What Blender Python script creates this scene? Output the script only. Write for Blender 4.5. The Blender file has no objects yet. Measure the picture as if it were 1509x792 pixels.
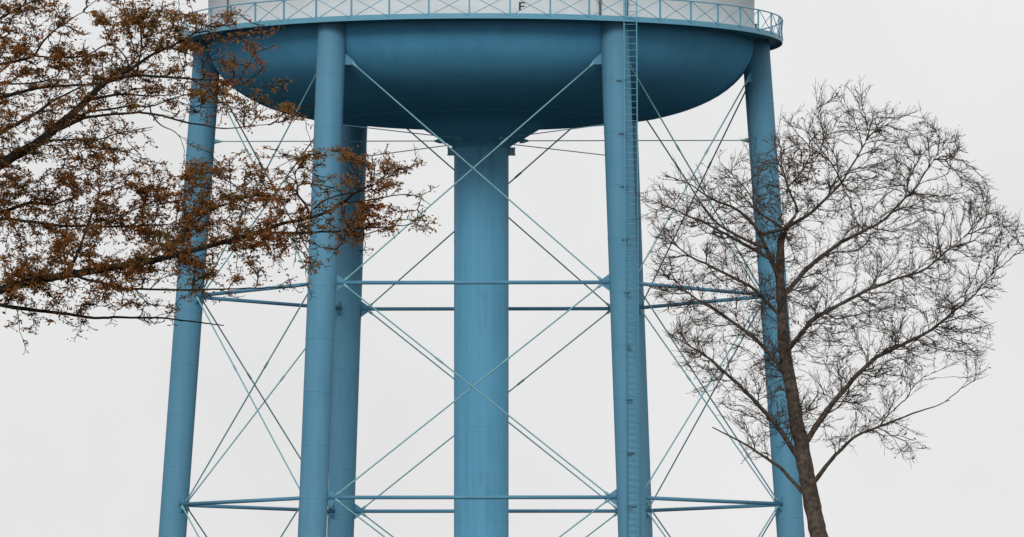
import bpy, bmesh, math, random
import numpy as np
from mathutils import Vector, Matrix, noise

random.seed(7)
rng = np.random.default_rng(11)
R = math.radians
S = bpy.context.scene
COL = S.collection

# ------------------------------------------------------------------ camera
F_PX, W_PX, H_PX = 11750.0, 1509.0, 792.0      # focal length and frame in photo pixels
TILT = R(3.176)
EYE = Vector((0, 0, 1.6))
cam_d = bpy.data.cameras.new('camera')
cam_d.sensor_width = 36
cam_d.lens = 36 * F_PX / W_PX
cam_d.clip_start, cam_d.clip_end = 0.5, 12000
cam = bpy.data.objects.new('camera', cam_d)
cam.location = EYE
cam.rotation_euler = (R(90) + TILT, 0, 0)
COL.objects.link(cam)
S.camera = cam


def P(px, py, Y):
    """point at depth Y (metres from the camera) seen at a photo pixel"""
    u, v = (px - W_PX / 2) / F_PX, (H_PX / 2 - py) / F_PX
    d = Vector((u, math.cos(TILT) - v * math.sin(TILT), math.sin(TILT) + v * math.cos(TILT)))
    return EYE + d * (Y / d.y)


# ------------------------------------------------------------------ light: overcast sky, weak wide sun
SUN_EL, SUN_AZ = R(26), R(188)                  # azimuth the light comes from, clockwise from +Y
w = bpy.data.worlds.new('World')
S.world = w
w.use_nodes = True
nt = w.node_tree
for n in list(nt.nodes):
    nt.nodes.remove(n)
N = nt.nodes.new
out = N('ShaderNodeOutputWorld')
bg_sky = N('ShaderNodeBackground')
bg_cloud = N('ShaderNodeBackground')
sky = N('ShaderNodeTexSky')
sky.sky_type = 'NISHITA'
sky.sun_disc = False
sky.sun_elevation = SUN_EL
sky.sun_rotation = SUN_AZ
nt.links.new(sky.outputs[0], bg_sky.inputs[0])
bg_sky.inputs[1].default_value = 0.08
tc = N('ShaderNodeTexCoord')
no = N('ShaderNodeTexNoise')
no.inputs['Scale'].default_value = 14
no.inputs['Detail'].default_value = 4
no.inputs['Roughness'].default_value = 0.55
nt.links.new(tc.outputs['Generated'], no.inputs['Vector'])
cr = N('ShaderNodeValToRGB')
cr.color_ramp.elements[0].position = 0.3
cr.color_ramp.elements[0].color = (0.770, 0.771, 0.776, 1)
cr.color_ramp.elements[1].position = 0.7
cr.color_ramp.elements[1].color = (0.855, 0.855, 0.86, 1)
nt.links.new(no.outputs['Fac'], cr.inputs[0])
nt.links.new(cr.outputs[0], bg_cloud.inputs[0])
bg_cloud.inputs[1].default_value = 1.0
mx = N('ShaderNodeMixShader')
mx.inputs[0].default_value = 0.97               # the cloud deck covers almost all of the blue
nt.links.new(bg_sky.outputs[0], mx.inputs[1])
nt.links.new(bg_cloud.outputs[0], mx.inputs[2])
nt.links.new(mx.outputs[0], out.inputs[0])

sun_d = bpy.data.lights.new('sun', 'SUN')
sun_d.energy = 1.5
sun_d.angle = R(18)
sun_d.color = (1.0, 0.975, 0.94)
sun = bpy.data.objects.new('sun', sun_d)
sd = Vector((math.sin(SUN_AZ) * math.cos(SUN_EL), math.cos(SUN_AZ) * math.cos(SUN_EL), math.sin(SUN_EL)))
sun.rotation_euler = sd.to_track_quat('Z', 'Y').to_euler()
sun.location = (0, 0, 120)
COL.objects.link(sun)
S.view_settings.view_transform = 'Standard'
S.view_settings.look = 'None'
S.view_settings.exposure = 0.0
S.view_settings.gamma = 1.0
S.cycles.max_bounces = 6


# ------------------------------------------------------------------ materials
def new_mat(name):
    m = bpy.data.materials.new(name)
    m.use_nodes = True
    t = m.node_tree
    return m, t, t.nodes['Principled BSDF']


def ramp(t, stops):
    r = t.nodes.new('ShaderNodeValToRGB')
    e = r.color_ramp.elements
    while len(e) < len(stops):
        e.new(0.5)
    for k, (p, c) in enumerate(stops):
        e[k].position = p
        e[k].color = (*c, 1)
    return r


def paint(name, base, dark, rough=0.45, streak=(1.2, 1.2, 0.06), amount=0.5, rust=None, spec=0.35):
    """weathered paint: streaks that run down, patchy fading, fine unevenness"""
    m, t, b = new_mat(name)
    L = t.links.new
    tc = t.nodes.new('ShaderNodeTexCoord')
    mp = t.nodes.new('ShaderNodeMapping')
    mp.inputs['Scale'].default_value = streak
    L(tc.outputs['Object'], mp.inputs['Vector'])
    n1 = t.nodes.new('ShaderNodeTexNoise')
    n1.inputs['Scale'].default_value = 1.6
    n1.inputs['Detail'].default_value = 6
    n1.inputs['Roughness'].default_value = 0.6
    L(mp.outputs[0], n1.inputs['Vector'])
    n2 = t.nodes.new('ShaderNodeTexNoise')
    n2.inputs['Scale'].default_value = 0.35
    n2.inputs['Detail'].default_value = 5
    L(tc.outputs['Object'], n2.inputs['Vector'])
    r1 = ramp(t, [(0.38, dark), (0.62, base)])
    L(n1.outputs['Fac'], r1.inputs[0])
    mixc = t.nodes.new('ShaderNodeMix')
    mixc.data_type = 'RGBA'
    mixc.inputs[6].default_value = (*base, 1)
    mr = t.nodes.new('ShaderNodeMapRange')
    mr.inputs[1].default_value = 0.35
    mr.inputs[2].default_value = 0.7
    mr.inputs[3].default_value = 0.15 * amount
    mr.inputs[4].default_value = amount
    L(n2.outputs['Fac'], mr.inputs[0])
    L(mr.outputs[0], mixc.inputs[0])
    L(r1.outputs[0], mixc.inputs[7])
    last = mixc.outputs[2]
    if rust:
        n3 = t.nodes.new('ShaderNodeTexNoise')
        n3.inputs['Scale'].default_value = 2.2
        n3.inputs['Detail'].default_value = 8
        n3.inputs['Roughness'].default_value = 0.7
        mp3 = t.nodes.new('ShaderNodeMapping')
        mp3.inputs['Scale'].default_value = (1, 1, 0.25)
        L(tc.outputs['Object'], mp3.inputs['Vector'])
        L(mp3.outputs[0], n3.inputs['Vector'])
        r3 = ramp(t, [(0.58, (0, 0, 0)), (0.78, (1, 1, 1))])
        L(n3.outputs['Fac'], r3.inputs[0])
        mix3 = t.nodes.new('ShaderNodeMix')
        mix3.data_type = 'RGBA'
        L(last, mix3.inputs[6])
        mix3.inputs[7].default_value = (*rust, 1)
        mul = t.nodes.new('ShaderNodeMath')
        mul.operation = 'MULTIPLY'
        mul.inputs[1].default_value = 0.4
        L(r3.outputs[0], mul.inputs[0])
        L(mul.outputs[0], mix3.inputs[0])
        last = mix3.outputs[2]
    L(last, b.inputs['Base Color'])
    b.inputs['Roughness'].default_value = rough
    b.inputs['Specular IOR Level'].default_value = spec
    n4 = t.nodes.new('ShaderNodeTexNoise')
    n4.inputs['Scale'].default_value = 0.9
    n4.inputs['Detail'].default_value = 3
    L(tc.outputs['Object'], n4.inputs['Vector'])
    bp = t.nodes.new('ShaderNodeBump')
    bp.inputs['Strength'].default_value = 0.12
    bp.inputs['Distance'].default_value = 0.15
    L(n4.outputs['Fac'], bp.inputs['Height'])
    L(bp.outputs[0], b.inputs['Normal'])
    return m


BLUE = (0.102, 0.275, 0.400)
M_LEG = paint('leg_blue_paint', BLUE, (0.075, 0.235, 0.365), streak=(1.3, 1.3, 0.10), amount=0.9, rust=(0.15, 0.135, 0.12), rough=0.6, spec=0.2)
M_BOWL = paint('bowl_blue_paint', (0.100, 0.345, 0.560), (0.078, 0.282, 0.470), streak=(0.5, 0.5, 0.12), amount=0.8, rust=(0.13, 0.11, 0.10), rough=0.9, spec=0.0)
M_RISER = paint('riser_blue_paint', (0.120, 0.370, 0.560), (0.090, 0.290, 0.450), streak=(1.9, 1.9, 0.05), amount=1.0, rust=(0.15, 0.14, 0.13), rough=0.6, spec=0.2)
M_RAIL = paint('railing_blue_paint', (0.125, 0.350, 0.480), (0.10, 0.30, 0.42))
M_ROD = paint('rod_teal_paint', (0.20, 0.42, 0.47), (0.16, 0.35, 0.40), rough=0.6)
M_WHITE = paint('tank_white_paint', (0.74, 0.74, 0.735), (0.60, 0.60, 0.595), streak=(0.6, 0.6, 0.16), amount=0.6, rough=0.6, spec=0.15)
M_PIPE = paint('conduit_brown_paint', (0.21, 0.19, 0.17), (0.12, 0.11, 0.10))
M_DARK = paint('bracket_dark_paint', (0.045, 0.105, 0.140), (0.03, 0.07, 0.10))
M_BLACK = paint('black_lettering', (0.02, 0.022, 0.025), (0.015, 0.016, 0.018))
M_CONC = paint('footing_concrete', (0.33, 0.32, 0.30), (0.22, 0.21, 0.20), rough=0.9)


def bark(name, c0, c1):
    m, t, b = new_mat(name)
    tc = t.nodes.new('ShaderNodeTexCoord')
    n = t.nodes.new('ShaderNodeTexNoise')
    n.inputs['Scale'].default_value = 14
    n.inputs['Detail'].default_value = 6
    t.links.new(tc.outputs['Object'], n.inputs['Vector'])
    r = ramp(t, [(0.35, c0), (0.68, c1)])
    t.links.new(n.outputs['Fac'], r.inputs[0])
    t.links.new(r.outputs[0], b.inputs['Base Color'])
    b.inputs['Roughness'].default_value = 0.9
    b.inputs['Specular IOR Level'].default_value = 0.15
    bp = t.nodes.new('ShaderNodeBump')
    bp.inputs['Strength'].default_value = 0.6
    bp.inputs['Distance'].default_value = 0.01
    t.links.new(n.outputs['Fac'], bp.inputs['Height'])
    t.links.new(bp.outputs[0], b.inputs['Normal'])
    return m


M_BARK = bark('oak_bark', (0.014, 0.012, 0.010), (0.040, 0.034, 0.027))
M_BARK2 = bark('bare_tree_bark', (0.048, 0.038, 0.031), (0.120, 0.096, 0.078))


def leaf_mat(name, stops, trans):
    m, t, b = new_mat(name)
    L = t.links.new
    g = t.nodes.new('ShaderNodeNewGeometry')
    tc = t.nodes.new('ShaderNodeTexCoord')
    n = t.nodes.new('ShaderNodeTexNoise')
    n.inputs['Scale'].default_value = 1.7
    n.inputs['Detail'].default_value = 3
    L(tc.outputs['Object'], n.inputs['Vector'])
    ma = t.nodes.new('ShaderNodeMath')                 # 0.5 * island + 1.3 * (noise - .5) + .25
    ma.operation = 'MULTIPLY_ADD'
    ma.inputs[1].default_value = 0.55
    L(g.outputs['Random Per Island'], ma.inputs[0])
    mb = t.nodes.new('ShaderNodeMath')
    mb.operation = 'MULTIPLY_ADD'
    mb.inputs[1].default_value = 1.6
    mb.inputs[2].default_value = -0.50
    L(n.outputs['Fac'], mb.inputs[0])
    L(mb.outputs[0], ma.inputs[2])
    r = ramp(t, stops)
    L(ma.outputs[0], r.inputs[0])
    L(r.outputs[0], b.inputs['Base Color'])
    b.inputs['Roughness'].default_value = 0.65
    b.inputs['Specular IOR Level'].default_value = 0.2
    tr = t.nodes.new('ShaderNodeBsdfTranslucent')
    L(r.outputs[0], tr.inputs['Color'])
    mix = t.nodes.new('ShaderNodeMixShader')
    mix.inputs[0].default_value = trans
    L(b.outputs[0], mix.inputs[1])
    L(tr.outputs[0], mix.inputs[2])
    L(mix.outputs[0], t.nodes['Material Output'].inputs['Surface'])
    return m


M_LEAF = leaf_mat('autumn_leaf', [(0.0, (0.150, 0.145, 0.055)), (0.25, (0.215, 0.155, 0.056)), (0.5, (0.320, 0.155, 0.047)),
                                  (0.8, (0.400, 0.155, 0.038)), (1.0, (0.290, 0.110, 0.040))], 0.5)
M_LEAF2 = leaf_mat('dry_leaf', [(0.0, (0.10, 0.065, 0.035)), (0.6, (0.17, 0.085, 0.04)), (1.0, (0.20, 0.085, 0.035))], 0.3)


# ------------------------------------------------------------------ helpers
def link(name, me, mat, parent=None, smooth=True, loc=None, **props):
    if mat is not None and not me.materials:
        me.materials.append(mat)
    if smooth:
        me.polygons.foreach_set('use_smooth', [True] * len(me.polygons))
    o = bpy.data.objects.new(name, me)
    COL.objects.link(o)
    if parent is not None:
        o.parent = parent
    if loc is not None:
        o.location = loc
    for k, v in props.items():
        o[k] = v
    return o


def thing(name, label, cat, loc):
    o = bpy.data.objects.new(name, None)
    o.empty_display_size = 0.5
    o.location = loc
    o['label'] = label
    o['category'] = cat
    COL.objects.link(o)
    return o


def mesh_py(name, v, f):
    me = bpy.data.meshes.new(name)
    me.from_pydata([tuple(p) for p in v], [], f)
    me.update()
    return me


def lathe(name, prof, seg=192, closed=False):
    """revolve (r, z) points about the z axis; outward faces for profiles listed top to bottom"""
    v, f = [], []
    n = len(prof)
    for k in range(seg):
        a = 2 * math.pi * k / seg
        for r, z in prof:
            v.append((r * math.cos(a), r * math.sin(a), z))
    for k in range(seg):
        k2 = (k + 1) % seg
        for i in range(n if closed else n - 1):
            j = (i + 1) % n
            f.append((k * n + i, k * n + j, k2 * n + j, k2 * n + i))
    return mesh_py(name, v, f)


def frame_of(d):
    d = d.normalized()
    a = Vector((0, 0, 1)) if abs(d.z) < 0.9 else Vector((1, 0, 0))
    x = a.cross(d).normalized()
    return x, d.cross(x)


def tube_data(pts, rads, n=12, caps=True):
    pts = [Vector(p) for p in pts]
    v, f = [], []
    for k, p in enumerate(pts):
        d = pts[min(k + 1, len(pts) - 1)] - pts[max(k - 1, 0)]
        x, y = frame_of(d)
        for i in range(n):
            a = 2 * math.pi * i / n
            v.append(p + (x * math.cos(a) + y * math.sin(a)) * rads[k])
    for k in range(len(pts) - 1):
        for i in range(n):
            j = (i + 1) % n
            f.append((k * n + i, k * n + j, (k + 1) * n + j, (k + 1) * n + i))
    if caps:
        f.append(tuple(range(n - 1, -1, -1)))
        f.append(tuple((len(pts) - 1) * n + i for i in range(n)))
    return v, f


def tube(name, pts, rads, n=12):
    if not isinstance(rads, (list, tuple)):
        rads = [rads] * len(pts)
    return mesh_py(name, *tube_data(pts, rads, n))


def join_data(parts):
    V, F = [], []
    for v, f in parts:
        o = len(V)
        V += list(v)
        F += [tuple(i + o for i in q) for q in f]
    return V, F


def box_data(c, s, m=None):
    c = Vector(c)
    v = []
    for z in (-1, 1):
        for x, y in ((-1, -1), (1, -1), (1, 1), (-1, 1)):
            p = Vector((x * s[0] / 2, y * s[1] / 2, z * s[2] / 2))
            v.append(c + (m @ p if m else p))
    f = [(3, 2, 1, 0), (4, 5, 6, 7), (0, 1, 5, 4), (1, 2, 6, 5), (2, 3, 7, 6), (3, 0, 4, 7)]
    return v, f


def prism(pts, thick, ax):
    """a plate: polygon pts (3-D) with thickness along ax"""
    n = len(pts)
    a = ax.normalized() * thick / 2
    v = [p - a for p in pts] + [p + a for p in pts]
    f = [tuple(range(n - 1, -1, -1)), tuple(range(n, 2 * n))]
    f += [(i, (i + 1) % n, n + (i + 1) % n, n + i) for i in range(n)]
    return v, f


# ------------------------------------------------------------------ the ground
def build_ground():
    nx = 61
    v, f = [], []
    for j in range(nx):
        for i in range(nx):
            x, y = (i - nx // 2) * 160.0, -1500 + j * 160.0
            d = math.hypot(x, y)
            h = 0.0 if d < 700 else 2.5 * math.sin(x * .0021) * math.cos(y * .0017) * min(1, (d - 700) / 800) - 1.0
            v.append((x, y, h))
    for j in range(nx - 1):
        for i in range(nx - 1):
            a = j * nx + i
            f.append((a, a + 1, a + nx + 1, a + nx))
    m, t, b = new_mat('ground_grass')
    tc = t.nodes.new('ShaderNodeTexCoord')
    n = t.nodes.new('ShaderNodeTexNoise')
    n.inputs['Scale'].default_value = 0.12
    n.inputs['Detail'].default_value = 9
    t.links.new(tc.outputs['Object'], n.inputs['Vector'])
    r = ramp(t, [(0.3, (0.014, 0.015, 0.009)), (0.55, (0.024, 0.022, 0.013)), (0.75, (0.034, 0.029, 0.018))])
    t.links.new(n.outputs['Fac'], r.inputs[0])
    t.links.new(r.outputs[0], b.inputs['Base Color'])
    b.inputs['Roughness'].default_value = 1.0
    link('ground', mesh_py('ground', v, f), m, None, True, kind='structure')


build_ground()

# ------------------------------------------------------------------ the water tower
D = 470.0                                       # metres to the tower axis
ZB = 40.95                                      # height of the balcony
AX = P(709.3, 396, D).x
tower = thing('water_tower', 'pale blue water tower with white tank, railed balcony and six round legs', 'water tower', (AX, D, 0))
RC, RB = 16.14, 17.80                           # tank wall and balcony radius
K = 1 / 25.0


def build_tank():
    # wall with plate courses that step a few millimetres, and a shallow roof
    prof = []
    z = 11.6
    for r, zz in ((0.02, 4.6), (4, 4.3), (8, 3.5), (12, 2.1), (15, .7)):
        prof.append((r, z + zz))
    for k in range(5):
        top, bot = z - k * 2.3, z - (k + 1) * 2.3
        d = 0.006 * (k % 2)
        prof += [(RC + d, top - .002), (RC + d, max(bot + .004, .275))]
    me = lathe('tank_wall', prof, 256)
    o = link('tank_wall', me, M_WHITE, tower, True, (0, 0, ZB))
    return o


tank = build_tank()


def build_bowl():
    prof = [(RC, 0.26), (RC, 0.0)]
    a, b, rb = RC - 203 * K, 111 * K, 203 * K
    for k in range(1, 49):
        t = math.pi / 2 * k / 48
        prof.append((rb + a * math.cos(t), -b * math.sin(t)))
    for r, z in ((198, -112.6), (193, -112.2), (186, -110.2), (170, -109.0), (150, -108.8), (132, -109.6), (118, -111.6), (108, -114.2), (98, -118.6),
                 (88, -124.6), (76, -131.8), (64, -139.2), (54, -145.0), (46, -149.4), (43.0, -152.0), (41.5, -154.0)):
        prof.append((r * K, z * K))
    link('bowl', lathe('bowl', prof, 256), M_BOWL, tower, True, (0, 0, ZB))
    # plate seams down the bowl, raised a few millimetres
    dat = []
    for k in range(24):
        a_ = 2 * math.pi * (k + .37) / 24
        line = [Vector((r * math.cos(a_), r * math.sin(a_), z)) for r, z in prof[2:50:3]]
        dat.append(tube_data(line, [.013] * len(line), 5, False))
    link('plate_seam', mesh_py('plate_seam', *join_data(dat)), M_BOWL, tower, True, (0, 0, ZB))
    # proud weld ring where the bowl turns under
    pr = []
    for k in range(10):
        t = 2 * math.pi * k / 10
        pr.append((203 * K + .05 * math.cos(t), -111.9 * K + .05 * math.sin(t)))
    link('weld_ring', lathe('weld_ring', pr, 160, True), M_BOWL, tower, True, (0, 0, ZB))


build_bowl()


def build_riser():
    r = 40.3 * K
    z0 = ZB - 153.2 * K
    me = lathe('riser', [(r, z0), (r, 0.6)], 96)
    dat = [([v.co.copy() for v in me.vertices], [tuple(p.vertices) for p in me.polygons])]
    z = z0 - 2.75
    while z > .9:
        w_ = lathe('w', [(r - .002, z + .035), (r + .008, z + .014), (r + .008, z - .014), (r - .002, z - .035)], 96)
        dat.append(([v.co.copy() for v in w_.vertices], [tuple(p.vertices) for p in w_.polygons]))
        bpy.data.meshes.remove(w_)
        z -= 2.75
    for a in (-118, -62, -30, 60, 150):         # upright seams
        e = Vector((math.cos(R(a)), math.sin(R(a)), 0)) * (r - .004)
        dat.append(tube_data([e + Vector((0, 0, z0 - .1)), e + Vector((0, 0, .7))], [.014, .014], 6, False))
    w_ = lathe('w', [(r, .6), (r + .25, .58), (r + .25, 0.0)], 96)
    dat.append(([v.co.copy() for v in w_.vertices], [tuple(p.vertices) for p in w_.polygons]))
    link('riser', mesh_py('riser', *join_data(dat)), M_RISER, tower)
    # bolted brackets under the cone, left and right
    for s in (-1, 1):
        c = Vector((s * (r + .20), -.05, z0 - .32))
        pts = [Vector((s * r, -.05, z0 - .02)), Vector((s * (r + .40), -.05, z0 - .02)), Vector((s * (r + .40), -.05, z0 - .42)), Vector((s * r, -.05, z0 - .42))]
        pa = [box_data((s * (r + .19), -.2, z0 - .22), (.38, .04, .40)), box_data((s * (r + .19), .2, z0 - .22), (.38, .04, .40)),
              box_data((s * (r + .19), 0, z0 - .01), (.44, .5, .035)), box_data((s * (r + .19), 0, z0 - .43), (.44, .5, .035))]
        link('bracket', mesh_py('bracket', *join_data(pa)), M_ROD, tower, False)


build_riser()


def build_balcony():
    pr = [(RB, .30), (RB, 0.0), (RB - .10, 0.0), (RB - .10, .012), (RB - .03, .012), (RB - .03, .235), (RC + .015, .235), (RC + .015, .27), (RB - .035, .27), (RB - .035, .30)]
    bal = link('balcony', lathe('balcony', pr, 240, True), M_RAIL, tower, False, (0, 0, ZB))
    top = 1.40
    pr = [(RB - .02 + .038 * math.cos(2 * math.pi * k / 8), top + .038 * math.sin(2 * math.pi * k / 8)) for k in range(8)]
    link('top_rail', lathe('top_rail', pr[::-1], 240, True), M_RAIL, bal)
    n = 48
    step = 2 * math.pi / n
    a0 = R(270 - 2.0)
    post = mesh_py('railing_post', *join_data([box_data((RB - .055, 0, .84), (.075, .09, 1.10)), box_data((RB - .055, 0, .32), (.10, .16, .03))]))
    br = []
    for s in (-1, 1):
        p = Vector((RB * math.cos(step / 2 * 0) - .03, s * .05, .14))
        q = Vector((RB - .03, 0, 0))
    h = step / 2
    c, s_ = (RB - .025) * math.cos(h), (RB - .025) * math.sin(h)
    brace = mesh_py('cross_brace', *join_data([
        tube_data([Vector((c, -s_, .16)), Vector((c, s_, top - .03))], [.022, .022], 6),
        tube_data([Vector((c + .045, s_, .16)), Vector((c + .045, -s_, top - .03))], [.022, .022], 6)]))
    for k in range(n):
        a = a0 + k * step
        o = link('railing_post', post, M_RAIL, bal, False)
        o.rotation_euler.z = a
        o = link('cross_brace', brace, M_RAIL, bal, False)
        o.rotation_euler.z = a + h
    return bal


balcony = build_balcony()

# legs, splayed outwards; angles seen from above
LEG_R = 0.82
BATTER = 0.070
ANG = [R(238.35 + 60 * k) for k in range(6)]     # front left, front right, right, back right, back left, left
Z_TOP = ZB - 2.14                               # upper tie rod level
LEVELS = [Z_TOP, ZB - 14.9, ZB - 27.2, 1.3]


def leg_pt(k, z):
    r = 16.2 + (ZB - z) * BATTER
    return Vector((r * math.cos(ANG[k % 6]), r * math.sin(ANG[k % 6]), z))


def build_legs():
    legs = []
    for k in range(6):
        dat = [tube_data([leg_pt(k, ZB + .22), leg_pt(k, .55)], [LEG_R, LEG_R], 48, False)]
        z = ZB - 2.9 - .35 * (k % 3)
        while z > 1.2:                          # girth welds, a few millimetres proud
            dat.append(tube_data([leg_pt(k, z + .03), leg_pt(k, z + .012), leg_pt(k, z - .012), leg_pt(k, z - .03)],
                                 [LEG_R - .002, LEG_R + .013, LEG_R + .013, LEG_R - .002], 48, False))
            z -= 3.05
        leg = link('leg', mesh_py('leg', *join_data(dat)), M_LEG, tower)
        legs.append(leg)
        b = leg_pt(k, 0.55)
        foot = [(1.25, .55), (1.25, .45), (1.6, .42), (1.6, -.2)]
        me = lathe('footing', [(0.02, .55)] + foot, 32)
        link('footing', me, M_CONC, tower, False, (b.x, b.y, 0))
    # plates to which the rods are pinned
    for k in range(6):
        for li, z in enumerate(LEVELS):
            p = leg_pt(k, z)
            for s in (1, -1):
                u = leg_pt(k + s, z) - p
                u.z = 0
                u.normalize()
                up = Vector((0, 0, 1))
                nrm = u.cross(up)
                if li == 0:
                    pl = [(.74, .52), (.74, -.20), (1.16, -.20), (1.36, -.16), (1.36, .00)]
                elif li == 3:
                    pl = [(.74, -.2), (1.36, 0), (1.36, .16), (.74, .52)]
                else:
                    pl = [(.74, .55), (.74, -.55), (1.30, -.14), (1.36, 0), (1.30, .14)]
                pts = [p + u * a + up * b for a, b in pl]
                link('gusset_plate', mesh_py('gusset_plate', *prism(pts, .05, nrm)), M_LEG, legs[k], False)
    return legs


legs = build_legs()


def build_rods():
    up = Vector((0, 0, 1))
    rad = .043
    for k in range(6):
        for li in range(3):
            zt, zb = LEVELS[li], LEVELS[li + 1]
            for s in (1, -1):
                a, b = (k, k + 1) if s > 0 else (k + 1, k)
                p, q = leg_pt(a, zt), leg_pt(b, zb)
                u = q - p
                u.z = 0
                u.normalize()
                rv = Vector((math.cos(ANG[k] + R(30)), math.sin(ANG[k] + R(30)), 0)) * (.07 * s)
                A = p + u * 1.24 - up * .10 + rv
                B = q - u * 1.24 + up * .10 + rv
                d = B - A
                pts, rr = [A, A + d * .012, A + d * .02], [.085, .085, rad]
                for t in (.345, .35, .372, .377):
                    pts.append(A + d * t)
                rr += [rad, rad + .022, rad + .022, rad]
                pts += [A + d * .98, A + d * .988, B]
                rr += [rad, .085, .085]
                link('tie_rod', tube('tie_rod', pts, rr, 8), M_ROD, tower)
        for z in LEVELS[1:3]:                   # horizontal struts between the legs
            p, q = leg_pt(k, z), leg_pt(k + 1, z)
            u = (q - p).normalized()
            link('strut', tube('strut', [p + u * .78, q - u * .78], .11, 12), M_LEG, tower)
    z = ZB - 143.0 * K                          # spokes from the cone to the legs
    for k in range(6):
        a = ANG[k]
        e = Vector((math.cos(a), math.sin(a), 0))
        p = leg_pt(k, z)
        A = e * (2.25) + up * z
        B = e * (p.xy.length - .80) + up * z
        d = B - A
        L_ = d.length
        pts = [A, A + e * .25, A + e * .52, A + e * .56, B - e * .52, B - e * .45, B]
        link('spoke_rod', tube('spoke_rod', pts, [.15, .14, .05, .029, .029, .045, .15], 8), M_ROD, tower)


build_rods()


def build_ladder():
    """ladder beside the front right leg, up through the balcony"""
    lad = bpy.data.objects.new('ladder', None)
    COL.objects.link(lad)
    lad.parent = tower
    wd = .72

    def at(z):
        p = leg_pt(1, z)
        top = leg_pt(1, ZB)
        x = top.x + .88 + (p.x - top.x) * .14
        return Vector((x, p.y - LEG_R - .28, z))
    z1 = ZB + 2.4
    for s in (-1, 1):
        m = []
        a, b = at(1.0), at(ZB - .1)
        c = Vector((b.x, -RB - .10 + (RB - math.sqrt(RB ** 2 - b.x ** 2)), ZB - .1))
        b.y = min(b.y, c.y)
        off = Vector((s * wd / 2, 0, 0))
        pts = [a + off, b + off, Vector((b.x, b.y, z1)) + off]
        link('side_rail', mesh_py('side_rail', *tube_data(pts, [.04] * 3, 6)), M_RAIL, lad)
    a, b = at(1.0), at(ZB - .1)
    c = -math.sqrt(RB ** 2 - b.x ** 2) - .10
    b.y = min(b.y, c)
    rung = mesh_py('rung', *tube_data([Vector((-wd / 2, 0, 0)), Vector((wd / 2, 0, 0))], [.019, .019], 6))
    z = 1.2
    while z < z1:
        t = min(1, (z - 1.0) / (ZB - 1.1))
        p = a.lerp(b, t)
        link('rung', rung, M_RAIL, lad, True, (p.x, p.y, z))
        z += .37
    z = ZB - 3.35
    k = 0
    while z > 2:                                # stand-off brackets
        t = (z - 1.0) / (ZB - 1.1)
        p = a.lerp(b, t)
        q = leg_pt(1, z)
        pa = [box_data((p.x - wd / 2 + .05, (p.y + q.y) / 2, z), (.07, abs(p.y - q.y), .07)),
              box_data((p.x - wd / 2 + .12, p.y + .03, z), (.34, .05, .09)),
              box_data((q.x + .12, q.y - LEG_R + .0, z), (.30, .10, .08))]
        link('wall_bracket', mesh_py('wall_bracket', *join_data(pa)), M_DARK, lad, False)
        z -= 3.05
        k += 1


build_ladder()


def build_tank_fittings():
    def on_wall(deg, out=0.0):
        a = R(270 + deg)
        return Vector(((RC + out) * math.cos(a), (RC + out) * math.sin(a), 0)), Matrix.Rotation(a + R(90), 3, 'Z')
    for deg, r in ((25.0, .07), (31.2, .065), (-65.6, .05), (91, .07)):
        p, m = on_wall(deg, r + .03)
        d = [tube_data([p + Vector((0, 0, ZB + .08)), p + Vector((0, 0, ZB + (1.25 if deg > 80 else 11)))], [r, r], 10)]
        for zz in np.arange(1.2, 2 if deg > 80 else 10.5, 2.2):
            d.append(box_data(p + Vector((0, 0, ZB + zz)), (r * 3.2, r * 2.6, .06), m))
        link('conduit', mesh_py('conduit', *join_data(d)), M_PIPE, tower, True)
    p, m = on_wall(-65.6, .16)
    link('junction_box', mesh_py('junction_box', *join_data([box_data(p + Vector((0, 0, ZB + .95)), (.26, .2, .34), m), box_data(p + Vector((0, 0, ZB + .45)), (.2, .16, .3), m)])), M_PIPE, tower, False)
    # the black capital F low on the wall
    sn = (771.0 - 709.3) / 417.5
    p, m = on_wall(math.degrees(math.asin(sn)), .012)
    h, wd, st = .475, .36, .105
    c = p + Vector((0, 0, ZB + .615))
    pa = [box_data(c + m @ Vector((-wd / 2 + st / 2, 0, h / 2)), (st, .014, h), m),
          box_data(c + m @ Vector((st / 2 - .0 , 0, h - .035)), (wd - st, .014, .07), m),
          box_data(c + m @ Vector((st / 2 - .02, 0, h * .50)), (wd - st - .04, .014, .065), m)]
    link('letter', mesh_py('letter', *join_data(pa)), M_BLACK, tower, False, label='black capital letter F')


build_tank_fittings()


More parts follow.
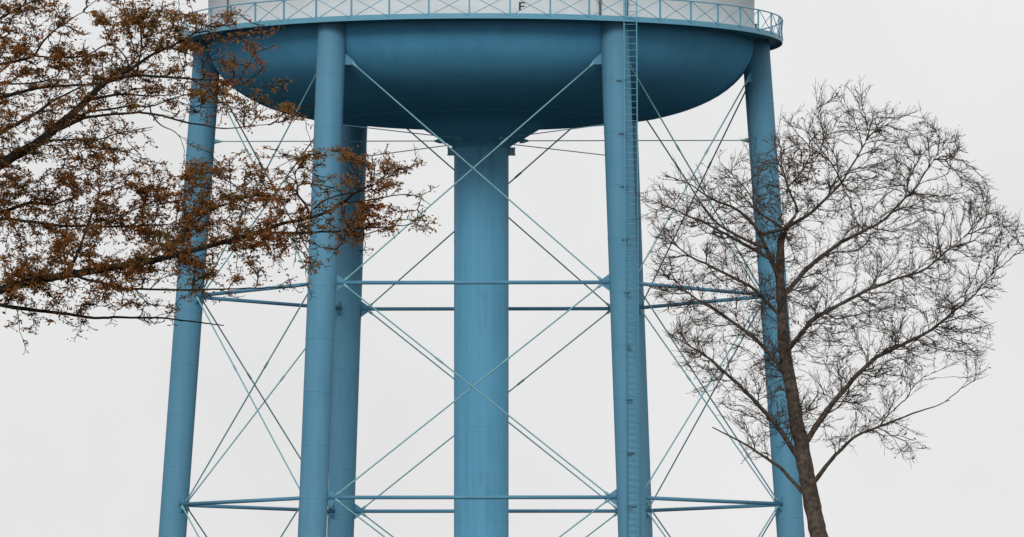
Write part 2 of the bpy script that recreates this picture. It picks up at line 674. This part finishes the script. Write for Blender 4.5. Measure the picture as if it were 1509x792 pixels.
# ------------------------------------------------------------------ trees
class Tree:
    """limbs laid along traced lines, twigs grown to points spread through the crown, leaves on the twigs"""

    def __init__(self, Y, ppm):
        self.Y, self.ppm = Y, ppm
        self.p, self.par, self.dir = [], [], []      # nodes in (px, py, depth px)
        self.limbs = []
        self.tipr = []

    def add(self, p, par):
        self.p.append(np.array(p, float))
        self.par.append(par)
        d = self.p[-1] - self.p[par] if par >= 0 else np.array((0., -1., 0.))
        n = np.linalg.norm(d)
        self.dir.append(d / n if n > 0 else np.array((0., -1., 0.)))
        return len(self.p) - 1

    def nearest(self, p):
        A = np.array(self.p)
        return int(np.argmin(((A - np.array(p)) ** 2).sum(1)))

    def limb(self, pts, depth0, depth1, parent_near=None):
        """pts: list of (x, y, width px)"""
        pts = np.array(pts, float)
        seg = np.r_[0, np.cumsum(np.hypot(*np.diff(pts[:, :2], axis=0).T))]
        n = max(3, int(seg[-1] / 7))
        s = np.linspace(0, seg[-1], n)
        xyw = np.stack([np.interp(s, seg, pts[:, i]) for i in range(3)], 1)
        # round the corners of the traced line
        for _ in range(2):
            xyw[1:-1, :2] = .25 * xyw[:-2, :2] + .5 * xyw[1:-1, :2] + .25 * xyw[2:, :2]
        wob = np.cumsum(rng.normal(0, .5, (n, 2)), 0)
        wob -= np.linspace(0, 1, n)[:, None] * wob[-1]
        xyw[:, :2] += wob * .8
        dep = np.linspace(depth0, depth1, n) + np.cumsum(rng.normal(0, 1.2, n))
        nodes = []
        par = -1 if parent_near is None else self.nearest(parent_near)
        if par >= 0:
            dep += self.p[par][2] - dep[0]
        first = par
        for i in range(n):
            par = self.add((xyw[i, 0], xyw[i, 1], dep[i]), par)
            nodes.append(par)
        L3 = np.column_stack([xyw[:, :2], dep])
        if first >= 0:
            L3 = np.vstack([self.p[first], L3])
            xyw = np.vstack([xyw[0], xyw])
        self.limbs.append((L3, xyw[:, 2]))

    def grow(self, tips, step=6.0, jit=.9, droop=0.0, ahead=1.3, hold=.6):
        """connect every tip to the best node of the tree so far"""
        P0 = np.array(self.p)
        d0 = np.array([((P0 - t) ** 2).sum(1).min() for t in tips])
        order = np.argsort(d0)
        cap = len(self.p) + len(tips) * 40
        A = np.zeros((cap, 3))
        Dr = np.zeros((cap, 3))
        n = len(self.p)
        A[:n] = P0
        Dr[:n] = np.array(self.dir)
        out_ = []
        self.n_limb = n
        for k in order:
            t = tips[k]
            v = t - A[:n]
            d = np.sqrt((v ** 2).sum(1)) + 1e-6
            cs = (v * Dr[:n]).sum(1) / d
            i = int(np.argmin(d * (1 + ahead * (1 - cs))))
            L = d[i]
            m = max(1, int(L / step))
            p0, dr = A[i].copy(), Dr[i].copy()
            c = p0 + (dr * hold + v[i] / L * (1 - hold)) * L * .42 + rng.normal(0, L * .06, 3)   # bend out of the parent's line
            par = i
            for q in range(1, m + 1):
                s = q / m
                pt = (1 - s) ** 2 * p0 + 2 * s * (1 - s) * c + s * s * t
                if q < m:
                    pt = pt + rng.normal(0, jit, 3)
                    pt[1] += droop * s * (1 - s) * L * .2
                par = self.add(pt, par)
                if n < cap:
                    A[n] = self.p[-1]
                    Dr[n] = self.dir[-1]
                    n += 1
            out_.append(par)
        return out_

    def world(self, q):
        """(px, py, depth px) rows -> world metres"""
        q = np.atleast_2d(q)
        Y = self.Y + q[:, 2] / self.ppm
        u, v = (q[:, 0] - W_PX / 2) / F_PX, (H_PX / 2 - q[:, 1]) / F_PX
        dy = math.cos(TILT) - v * math.sin(TILT)
        dz = math.sin(TILT) + v * math.cos(TILT)
        return np.stack([u * Y / dy, Y, EYE.z + dz * Y / dy], 1)

    def radii(self, tip_w, expo, wmax):
        n = len(self.p)
        acc = np.zeros(n)
        for i in range(n - 1, -1, -1):
            if acc[i] == 0:
                acc[i] = (tip_w / 2) ** expo
            if self.par[i] >= 0:
                acc[self.par[i]] += acc[i] * .98
        return np.minimum(acc ** (1 / expo), wmax / 2)


def segs_mesh(name, A, B, ra, rb, n=4):
    """many tapered sticks as one mesh"""
    A, B = np.asarray(A), np.asarray(B)
    d = B - A
    L = np.linalg.norm(d, axis=1, keepdims=True) + 1e-9
    d = d / L
    ref = np.where(np.abs(d[:, 2:3]) < .9, np.array([[0, 0, 1.]]), np.array([[1., 0, 0]]))
    x = np.cross(ref, d)
    x /= np.linalg.norm(x, axis=1, keepdims=True)
    y = np.cross(d, x)
    m = len(A)
    V = np.zeros((m, 2, n, 3))
    for i in range(n):
        a = 2 * math.pi * i / n
        o = x * math.cos(a) + y * math.sin(a)
        V[:, 0, i] = A + o * np.asarray(ra)[:, None]
        V[:, 1, i] = B + o * np.asarray(rb)[:, None]
    base = (np.arange(m) * 2 * n)[:, None, None]
    q = np.array([[i, (i + 1) % n, n + (i + 1) % n, n + i] for i in range(n)])[None]
    Fq = (base + q).reshape(-1, 4)
    return np_mesh(name, V.reshape(-1, 3), Fq)


def np_mesh(name, V, Fq):
    me = bpy.data.meshes.new(name)
    k = Fq.shape[1]
    me.vertices.add(len(V))
    me.vertices.foreach_set('co', np.ascontiguousarray(V, dtype=np.float32).ravel())
    me.loops.add(Fq.size)
    me.loops.foreach_set('vertex_index', np.ascontiguousarray(Fq, dtype=np.int32).ravel())
    me.polygons.add(len(Fq))
    me.polygons.foreach_set('loop_start', np.arange(0, Fq.size, k, dtype=np.int32))
    me.update(calc_edges=True)
    me.validate()
    return me


def leaves_mesh(name, C, size, flat=.55):
    """small folded, lobed leaves: 6 verts, 4 tris each"""
    m = len(C)
    az = rng.uniform(0, 2 * math.pi, m)
    el = rng.normal(-.25, .45, m)
    d = np.stack([np.cos(az) * np.cos(el), np.sin(az) * np.cos(el), np.sin(el)], 1)
    nr = rng.normal(0, 1, (m, 3)) * (1 - flat) + np.array([0, 0, 1.]) * flat * 1.6
    s = np.cross(d, nr)
    s /= np.linalg.norm(s, axis=1, keepdims=True) + 1e-9
    n_ = np.cross(s, d)
    L = size * rng.uniform(.65, 1.3, m)[:, None]
    wd = L * rng.uniform(.42, .6, m)[:, None]
    fold = rng.uniform(.05, .3, m)[:, None] * L
    b0 = C
    mid = C + d * L * .52 - n_ * fold * .25
    tip = C + d * L - n_ * fold * rng.uniform(.2, 1.2, m)[:, None]
    l1 = C + d * L * .42 + s * wd * .5 + n_ * fold * .4
    r1 = C + d * L * .50 - s * wd * .5 + n_ * fold * .4
    l2 = C + d * L * .75 + s * wd * .32 + n_ * fold * .1
    r2 = C + d * L * .72 - s * wd * .34 + n_ * fold * .1
    V = np.stack([b0, mid, tip, l1, r1, l2, r2], 1).reshape(-1, 3)
    base = (np.arange(m) * 7)[:, None, None]
    tri = np.array([[0, 1, 3], [0, 4, 1], [1, 5, 3], [1, 4, 6], [1, 2, 5], [1, 6, 2]])[None]
    return np_mesh(name, V, (base + tri).reshape(-1, 3))


def build_tree(T, root_name, label, base_px, tips, leafing, tip_w, expo, wmax, bark_m, leaf_m, leaf_size, sprig, stray, **gk):
    bx = T.world(np.array([[base_px[0], base_px[1], base_px[2]]]))[0]
    root = thing(root_name, label, 'tree', (bx[0], bx[1], 0))
    off = np.array([bx[0], bx[1], 0])
    ends = T.grow(tips, **gk)
    rad = T.radii(tip_w, expo, wmax)
    Pn = np.array(T.p)
    Wn = T.world(Pn) - off
    par = np.array(T.par)
    # limbs: each its own part
    for k, (L3, wpx) in enumerate(T.limbs):
        pts = T.world(L3) - off
        rr = [max(.003, w_ / 2 / T.ppm * .82) for w_ in wpx]
        rr = [r_ * random.uniform(.93, 1.07) for r_ in rr]
        nm = 'trunk' if k == 0 else 'limb'
        link(nm, tube(nm, [Vector(p) for p in pts], rr, 10 if wpx.max() > 6 else 7), bark_m, root)
    # twigs
    idx = np.arange(T.n_limb, len(par))
    ra = np.minimum(rad[par[idx]], rad[idx] * 1.35) / T.ppm
    A, B = Wn[par[idx]], Wn[idx]
    rb = rad[idx] / T.ppm
    # short side sprigs at and behind the tips
    SA, SB, LC = [], [], []
    depth_par = [(e, par[e]) for e in ends]
    for e, (lf, twg) in zip(ends, [leafing(Pn[e]) for e in ends]):
        chain = [e]
        while len(chain) < 3 and par[chain[-1]] >= T.n_limb:
            chain.append(par[chain[-1]])
        for q in range(twg):
            c = Pn[chain[q % len(chain)]]
            L = rng.uniform(.5, 1.2) * sprig
            dv = T.dir[e] * .7 + rng.normal(0, stray, 3) * np.array([.9, .5, .9]) + np.array([0, -.15, 0])
            dv /= np.linalg.norm(dv)
            mid = c + dv * L * .5 + rng.normal(0, .6, 3)
            t = c + dv * L
            t[1] += rng.normal(-.6, .9)
            SA += [c, mid]
            SB += [mid, t]
            if lf > 0:
                kx = rng.poisson(lf / max(twg, 1))
                for _ in range(kx):
                    s = rng.uniform(.2, 1.0) if rng.random() < .35 else rng.uniform(.85, 1.1)
                    LC.append(c + (t - c) * s + rng.normal(0, 1, 3) * np.array([3.3, 1.25, 3.3]))
    SA, SB = T.world(np.array(SA)) - off, T.world(np.array(SB)) - off
    r_s = np.full(len(SA), tip_w * .42 / T.ppm)
    me = segs_mesh('twigs', np.vstack([A, SA]), np.vstack([B, SB]), np.r_[ra, r_s], np.r_[rb, r_s * .75], 4)
    link('twigs', me, bark_m, root, True, kind='stuff')
    if LC:
        C = T.world(np.array(LC)) - off
        link('foliage', leaves_mesh('foliage', C, leaf_size), leaf_m, root, False, kind='stuff')
        print(root_name, 'leaves', len(LC), 'twig segs', len(A) + len(SA))
    return root


# --- the autumn tree on the left: leaf density per 20 px cell of the photograph, rows from y = 0
CELLS = """
46544200244652000000000000000000
31354146898887514210000000000000
54433233776655232333200000000000
87444542224456422231100000000000
43587576664466113542100000000000
35755467676433232222200000000000
44334333645466777311100000000000
44334454455542343342300000000000
54554532310111223233562000000000
63244333541000000110100000000000
43235564211100000000000000000000
78764567631000120213045667313010
55444554534543864454214424454441
76466544457776664344433223266331
86566435677766555666542211122110
56544466666546665555544335565410
54555566665556655556655445566552
""".split()


def autumn_tree():
    Y, ppm = 92.0, F_PX / 92.0
    T = Tree(Y, ppm)
    # trunk and bearing limbs, off to the left of the picture
    T.limb([(-330, 1240, 58), (-325, 900, 52), (-310, 640, 46), (-270, 480, 38), (-200, 385, 27), (-90, 300, 21), (0, 243, 19), (60, 207, 17), (75, 195, 16),
            (110, 165, 14), (140, 135, 11), (152, 121, 9.5), (166, 116, 7.5), (190, 110, 6), (245, 113, 4.4), (280, 115, 3.6), (322, 119, 2)], 0, -20)
    T.limb([(-310, 640, 40), (-320, 450, 34), (-290, 250, 26), (-230, 60, 18), (-180, -120, 10), (-150, -260, 4)], 0, 90, (-310, 640, 0))
    T.limb([(-318, 450, 24), (-400, 300, 18), (-470, 100, 10), (-520, -60, 4)], 60, 20, (-318, 450, 40))
    T.limb([(-290, 250, 14), (-200, 190, 12), (-90, 165, 9), (0, 146, 7), (20, 140, 6.5), (50, 132, 6), (90, 126, 5), (140, 125, 3.5), (175, 118, 2)], 90, 60, (-290, 250, 60))
    T.limb([(-250, 120, 12), (-150, 100, 9), (-60, 105, 7), (0, 94, 6), (25, 88, 5), (50, 83, 5), (57, 75, 4.5), (60, 65, 4), (75, 50, 3.5), (85, 41, 3), (100, 33, 2.5), (110, 25, 2), (123, 18, 1.3)], 70, -30, (-250, 120, 70))
    T.limb([(50, 83, 3.6), (80, 84, 3.2), (110, 84, 3), (130, 81, 2.8), (145, 72, 2.6), (158, 63, 2.4), (166, 66, 2)], 0, 20, (50, 83, 0))
    T.limb([(152, 121, 7.5), (172, 108, 7), (195, 100, 6.5), (206, 91, 6), (214, 86, 5.5), (224, 79, 5), (247, 69.5, 4.2), (268, 60, 3.6), (286, 48.6, 2.8), (300, 40, 2), (315, 34, 1.2)], 0, -40, (150, 122, -10))
    T.limb([(204, 92, 4), (208, 75, 4), (209, 55, 3.4), (205, 38, 2.6), (212, 15, 1.8)], 0, 30, (204, 92, 0))
    T.limb([(192, 102, 3.4), (188, 86, 3), (180, 74, 2.6), (166, 66, 2.2)], 0, 10, (192, 102, 0))
    T.limb([(-230, 60, 12), (-120, 62, 8), (-50, 48, 6), (0, 29, 5), (20, 16, 4), (35, 8, 3.2), (60, -4, 2)], 90, 40, (-230, 60, 80))
    T.limb([(-60, 105, 4), (0, 123, 3.6), (20, 125, 3.2), (60, 122, 2.8), (85, 112, 1.8)], 0, -20, (-60, 105, 0))
    T.limb([(-90, 300, 10), (-40, 225, 9), (0, 197, 8), (30, 180, 7), (60, 163, 6), (75, 150, 5), (100, 137, 3.5), (127, 126, 2)], 0, -60, (-90, 300, 0))
    T.limb([(70, 200, 7), (105, 183, 6.6), (125, 173, 5.6), (150, 170, 5), (190, 166.5, 4.4), (220, 166, 4.2), (240, 170, 4), (265, 178, 3.6), (300, 183, 3), (322, 188, 2.6), (352, 188, 2), (395, 184, 1.3)], 0, -50, (70, 200, 0))
    T.limb([(90, 189, 5), (112, 176, 5), (130, 165, 4.6), (150, 162, 4), (193, 155, 3.4), (210, 158, 3), (225, 157, 2.8), (245, 150, 2.4), (258, 145, 2.2), (285, 138, 1.5)], 0, 40, (88, 188, 0))
    T.limb([(258, 146, 2), (268, 153, 1.8), (280, 157, 1.6), (306, 159, 1.2)], 0, 20, (258, 146, 0))
    T.limb([(128, 148, 6), (155, 142, 5), (185, 138, 4), (215, 142, 3), (240, 141, 1.8)], 0, 40, (128, 148, 0))
    T.limb([(60, 207, 5), (90, 207, 4), (145, 209, 3), (155, 205, 2.6), (175, 198, 2.2), (205, 192, 1.8), (226, 187, 1.2)], 0, 50, (60, 207, 0))
    T.limb([(222, 167, 2.8), (230, 178, 2.6), (234, 185, 2.4), (245, 188, 2), (262, 195, 1.7), (267, 206, 1.2)], 0, 10, (222, 167, 0))
    # lower limbs
    T.limb([(-270, 480, 22), (-180, 400, 15), (-80, 345, 11), (0, 315, 8), (20, 307, 7), (45, 298, 6), (75, 302, 4.5), (112, 290, 2)], 0, 70, (-270, 480, 0))
    T.limb([(-80, 345, 7), (0, 321, 6), (30, 324, 5.4), (90, 330, 5), (200, 333, 4), (245, 331, 2.6)], 0, 10, (-80, 345, 0))
    T.limb([(-300, 600, 30), (-200, 500, 22), (-60, 440, 17), (100, 405, 14), (240, 380, 11), (330, 358, 9), (385, 343, 7.5), (415, 331, 6.5), (450, 325, 6), (480, 315, 5), (506, 300, 4.4), (520, 288, 3.6), (546, 275, 2.6), (570, 262, 1.6)], 0, -60, (-305, 620, 0))
    T.limb([(455, 322, 4.6), (456, 312, 4.4), (450, 300, 4.2), (435, 285, 4), (434, 277, 3.6), (440, 272, 3), (462, 273, 2.4), (485, 275, 2.2), (502, 283, 1.6)], 0, -20, (455, 322, 0))
    T.limb([(438, 272, 2.6), (437, 255, 2.2), (430, 247, 1.5)], 0, 10, (438, 272, 0))
    T.limb([(458, 312, 3.6), (475, 297, 3.2), (500, 287, 2.6), (524, 284, 2)], 0, 20, (458, 312, 0))
    T.limb([(508, 299, 2.8), (540, 296, 2.4), (570, 290, 2.2), (590, 287, 1.9), (612, 287, 1.5), (634, 302, 1)], 0, -10, (508, 299, 0))
    T.limb([(385, 343, 4.5), (440, 345, 4), (500, 342, 3.4), (560, 335, 2.6), (610, 330, 1.5)], 0, 40, (385, 343, 0))
    T.limb([(240, 380, 6), (265, 350, 5), (290, 325, 4), (318, 305, 3), (370, 290, 2)], 0, 50, (240, 380, 0))
    T.limb([(365, 292, 2.6), (352, 278, 2.2), (335, 268, 1.9), (318, 262, 1.3)], 0, 10, (365, 292, 0))
    T.limb([(100, 405, 7), (118, 360, 5.5), (130, 322, 4.5), (142, 298, 3.5), (148, 272, 2.4)], 0, 40, (100, 405, 0))
    T.limb([(-60, 440, 8), (40, 455, 7), (140, 470, 5), (240, 468, 3.5), (330, 480, 2)], 0, 90, (-60, 440, 0))
    T.limb([(100, 405, 5), (180, 425, 4.5), (280, 430, 3.5), (390, 425, 2)], 0, -90, (100, 405, 0))

    def dens(x, y):
        i, j = int(x // 20), int(y // 20)
        if x >= 0 and 0 <= j < len(CELLS):
            return int(CELLS[j][i]) if i < 32 else 0
        if x >= 0 and y < 0:
            return max(0, 5 - abs(x - 60) / 45 + y / 60) if x < 260 else 0
        if x >= 0:                              # below the part of the crown in the photograph
            lim = 520 - x * .18 if x < 460 else 400 - (x - 460) * .35
            return max(0, 5.2 * min(1, (lim - y) / 90)) * (.6 + .8 * (math.sin(x * .045) * math.cos(y * .06) > -.2))
        e = ((x + 260) / 300) ** 2 + ((y - 130) / 390) ** 2
        return 4.6 if e < 1 else 0

    tips = []
    limbs = np.array(T.p)
    for gx in range(-700, 640, 20):
        for gy in range(-260, 540, 20):
            d = dens(gx + 10, gy + 10)
            if d <= 0:
                continue
            inside = gx >= 0 and gy >= 0
            k = rng.poisson(d * (1.02 if inside else .62))
            for _ in range(k):
                x, y = gx + rng.uniform(0, 20), gy + rng.uniform(0, 20)
                wv = 6 * math.sin(x / 31) + 5 * math.sin(x / 13 + y / 90) - .06 * x      # leaves lie in level sprays
                y = y * .45 + .55 * (round((y + wv) / 13) * 13 - wv) + rng.normal(0, .8)
                q = limbs[np.argsort(((limbs[:, :2] - (x, y)) ** 2).sum(1))[:6]]
                z = q[rng.integers(0, len(q)), 2] + rng.normal(0, 34)
                tips.append(np.array((x, y, z)))
    tips = np.array(tips)

    def leafing(p):
        d = dens(p[0], p[1])
        puff = noise.noise(Vector((p[0] / 30, p[1] / 13, p[2] / 45))) + .35 * noise.noise(Vector((p[0] / 12, p[1] / 8, p[2] / 30)))
        g = min(1, max(0, (puff + .22) / .4))
        return ((3.0 + 4.3 * d) * (.24 + 1.25 * g * g * (3 - 2 * g)), 5)

    build_tree(T, 'autumn_tree', 'spreading tree with rust-brown autumn leaves reaching in front of the tower', (-330, 1240, 0), tips, leafing,
               1.0, 2.5, 9, M_BARK, M_LEAF, .043, 10, 1.0)


autumn_tree()

# --- the almost bare tree on the right: twig density per 20 px cell, from x = 940, y = 160
TW = """
0000000000123
0000000000134
0000000112455
0000011124677
0011124445577
0134555665577
2555566665556
1455455566555
2445555566553
""".split()


def bare_tree():
    Y, ppm = 128.0, F_PX / 128.0
    T = Tree(Y, ppm)
    T.limb([(1262, 1190, 42), (1226, 900, 36), (1200, 760, 32), (1176, 630, 27), (1156, 500, 21), (1150, 400, 17), (1152, 350, 13), (1156, 337, 11), (1166, 330, 8), (1176, 327, 6.5), (1200, 310, 5.5), (1240, 270, 4), (1275, 210, 2.5), (1290, 160, 1.3)], 0, 40)
    T.limb([(1151, 420, 9), (1135, 375, 8), (1120, 345, 7), (1106, 324, 6), (1087, 308, 5), (1071, 301, 4.2), (1053, 294, 3.6), (1037, 285, 3), (1025, 273, 2.4), (998, 264, 1.7), (980, 258, 1)], 0, -70, (1151, 420, 0))
    T.limb([(1130, 366, 6), (1095, 350, 5.2), (1075, 341, 4.6), (1057, 328, 3.6), (1046, 314, 2.8), (1034, 300, 2), (1015, 288, 1.1)], 0, -30, (1130, 366, 0))
    T.limb([(1140, 385, 7), (1100, 362, 5.6), (1060, 340, 4.6), (1037, 328, 4), (1016, 321, 3.4), (1000, 312, 2.8), (984, 305, 2.1), (955, 294, 1)], 0, 60, (1140, 385, 0))
    T.limb([(1155, 338, 6.5), (1141, 326, 5.4), (1123, 317, 4.2), (1108, 302, 3), (1093, 287, 2), (1078, 272, 1.2)], 0, 30, (1155, 338, 0))
    T.limb([(1116, 310, 3), (1104, 284, 2.2), (1085, 264, 1.7), (1061, 240, 1)], 0, 20, (1116, 312, 0))
    T.limb([(1162, 331, 6), (1172, 321, 5.4), (1176, 310, 5), (1174, 302, 4.6), (1165, 290, 4), (1160, 274, 3.6), (1156, 255, 2.8), (1153, 245, 2.4), (1147, 233, 1.6), (1138, 215, 1)], 0, -20, (1162, 331, 0))
    T.limb([(1161, 276, 2.6), (1178, 258, 2.2), (1192, 235, 2), (1198, 219, 1.8), (1181, 201, 1.7), (1166, 185, 1.4), (1154, 171, .8)], 0, -30, (1161, 276, 0))
    T.limb([(1240, 270, 3), (1228, 245, 2.6), (1215, 228, 2.2), (1200, 210, 1.6), (1188, 190, 1)], 0, -40, (1240, 270, 0))
    T.limb([(1152, 440, 9), (1190, 395, 8), (1240, 360, 6.5), (1300, 330, 4.5), (1350, 280, 3), (1380, 230, 1.5)], 0, 60, (1152, 440, 0))
    T.limb([(1158, 520, 9), (1200, 470, 7.5), (1280, 430, 5.5), (1360, 400, 3.6), (1420, 350, 1.5)], 0, -60, (1158, 520, 0))
    T.limb([(1164, 560, 9), (1118, 505, 7), (1065, 465, 5), (1015, 435, 3), (985, 400, 1.4)], 0, 70, (1164, 560, 0))
    T.limb([(1182, 660, 12), (1230, 590, 9), (1290, 530, 7), (1370, 490, 5), (1430, 440, 3), (1465, 400, 1.4)], 0, 50, (1182, 660, 0))
    T.limb([(1187, 690, 11), (1140, 625, 8), (1085, 565, 6), (1040, 525, 4), (1000, 500, 2)], 0, -60, (1187, 690, 0))
    T.limb([(1193, 720, 9), (1225, 675, 7), (1260, 640, 5), (1340, 610, 3), (1400, 590, 1.4)], 0, -60, (1193, 720, 0))
    T.limb([(1198, 745, 8), (1150, 690, 6), (1100, 655, 4), (1050, 630, 2)], 0, 40, (1198, 745, 0))
    T.limb([(1153, 470, 7), (1110, 425, 5.6), (1060, 400, 4.4), (1015, 378, 3), (980, 350, 1.3)], 0, -60, (1153, 470, 0))

    def dens(x, y):
        i, j = int((x - 940) // 20), int((y - 160) // 20)
        if 0 <= i < 13 and 0 <= j < 9:
            return int(TW[j][i])
        if x >= 1200 or y >= 340:
            if x < 965 + max(0, y - 420) * .35:
                return 0
            e = ((x - 1200) / 295) ** 2 + ((y - 400) / 275) ** 2
            e += .30 * math.sin(x * .021 + 1) * math.cos(y * .027) + .16 * math.sin(x * .06) * math.sin(y * .05)
            gap = math.sin(x * .05 + y * .02) * math.cos(y * .045 - x * .013)
            return (5.5 if gap > -.1 else 2.2) if e < .8 else (2.5 if e < .95 else 0)
        return 0

    tips = []
    limbs = np.array(T.p)
    for gx in range(880, 1520, 20):
        for gy in range(120, 700, 20):
            d = dens(gx + 10, gy + 10)
            for _ in range(rng.poisson(d * 1.9) if d > 0 else 0):
                x, y = gx + rng.uniform(0, 20), gy + rng.uniform(0, 20)
                q = limbs[np.argsort(((limbs[:, :2] - (x, y)) ** 2).sum(1))[:6]]
                tips.append(np.array((x, y, q[rng.integers(0, len(q)), 2] + rng.normal(0, 30))))
    tips = np.array(tips)

    def leafing(p):
        patch = math.exp(-(((p[0] - 1178) / 28) ** 2 + ((p[1] - 255) / 26) ** 2)) + .6 * math.exp(-(((p[0] - 1128) / 16) ** 2 + ((p[1] - 300) / 18) ** 2)) + .5 * math.exp(-(((p[0] - 1160) / 16) ** 2 + ((p[1] - 318) / 16) ** 2))
        return (.6 + 5.5 * patch, 5)

    build_tree(T, 'bare_tree', 'almost bare tree with grey-brown twigs in front of the right leg', (1262, 1190, 0), tips, leafing,
               0.66, 2.35, 4.5, M_BARK2, M_LEAF2, .05, 14, .45, jit=.5, ahead=2.2, hold=.45)


bare_tree()
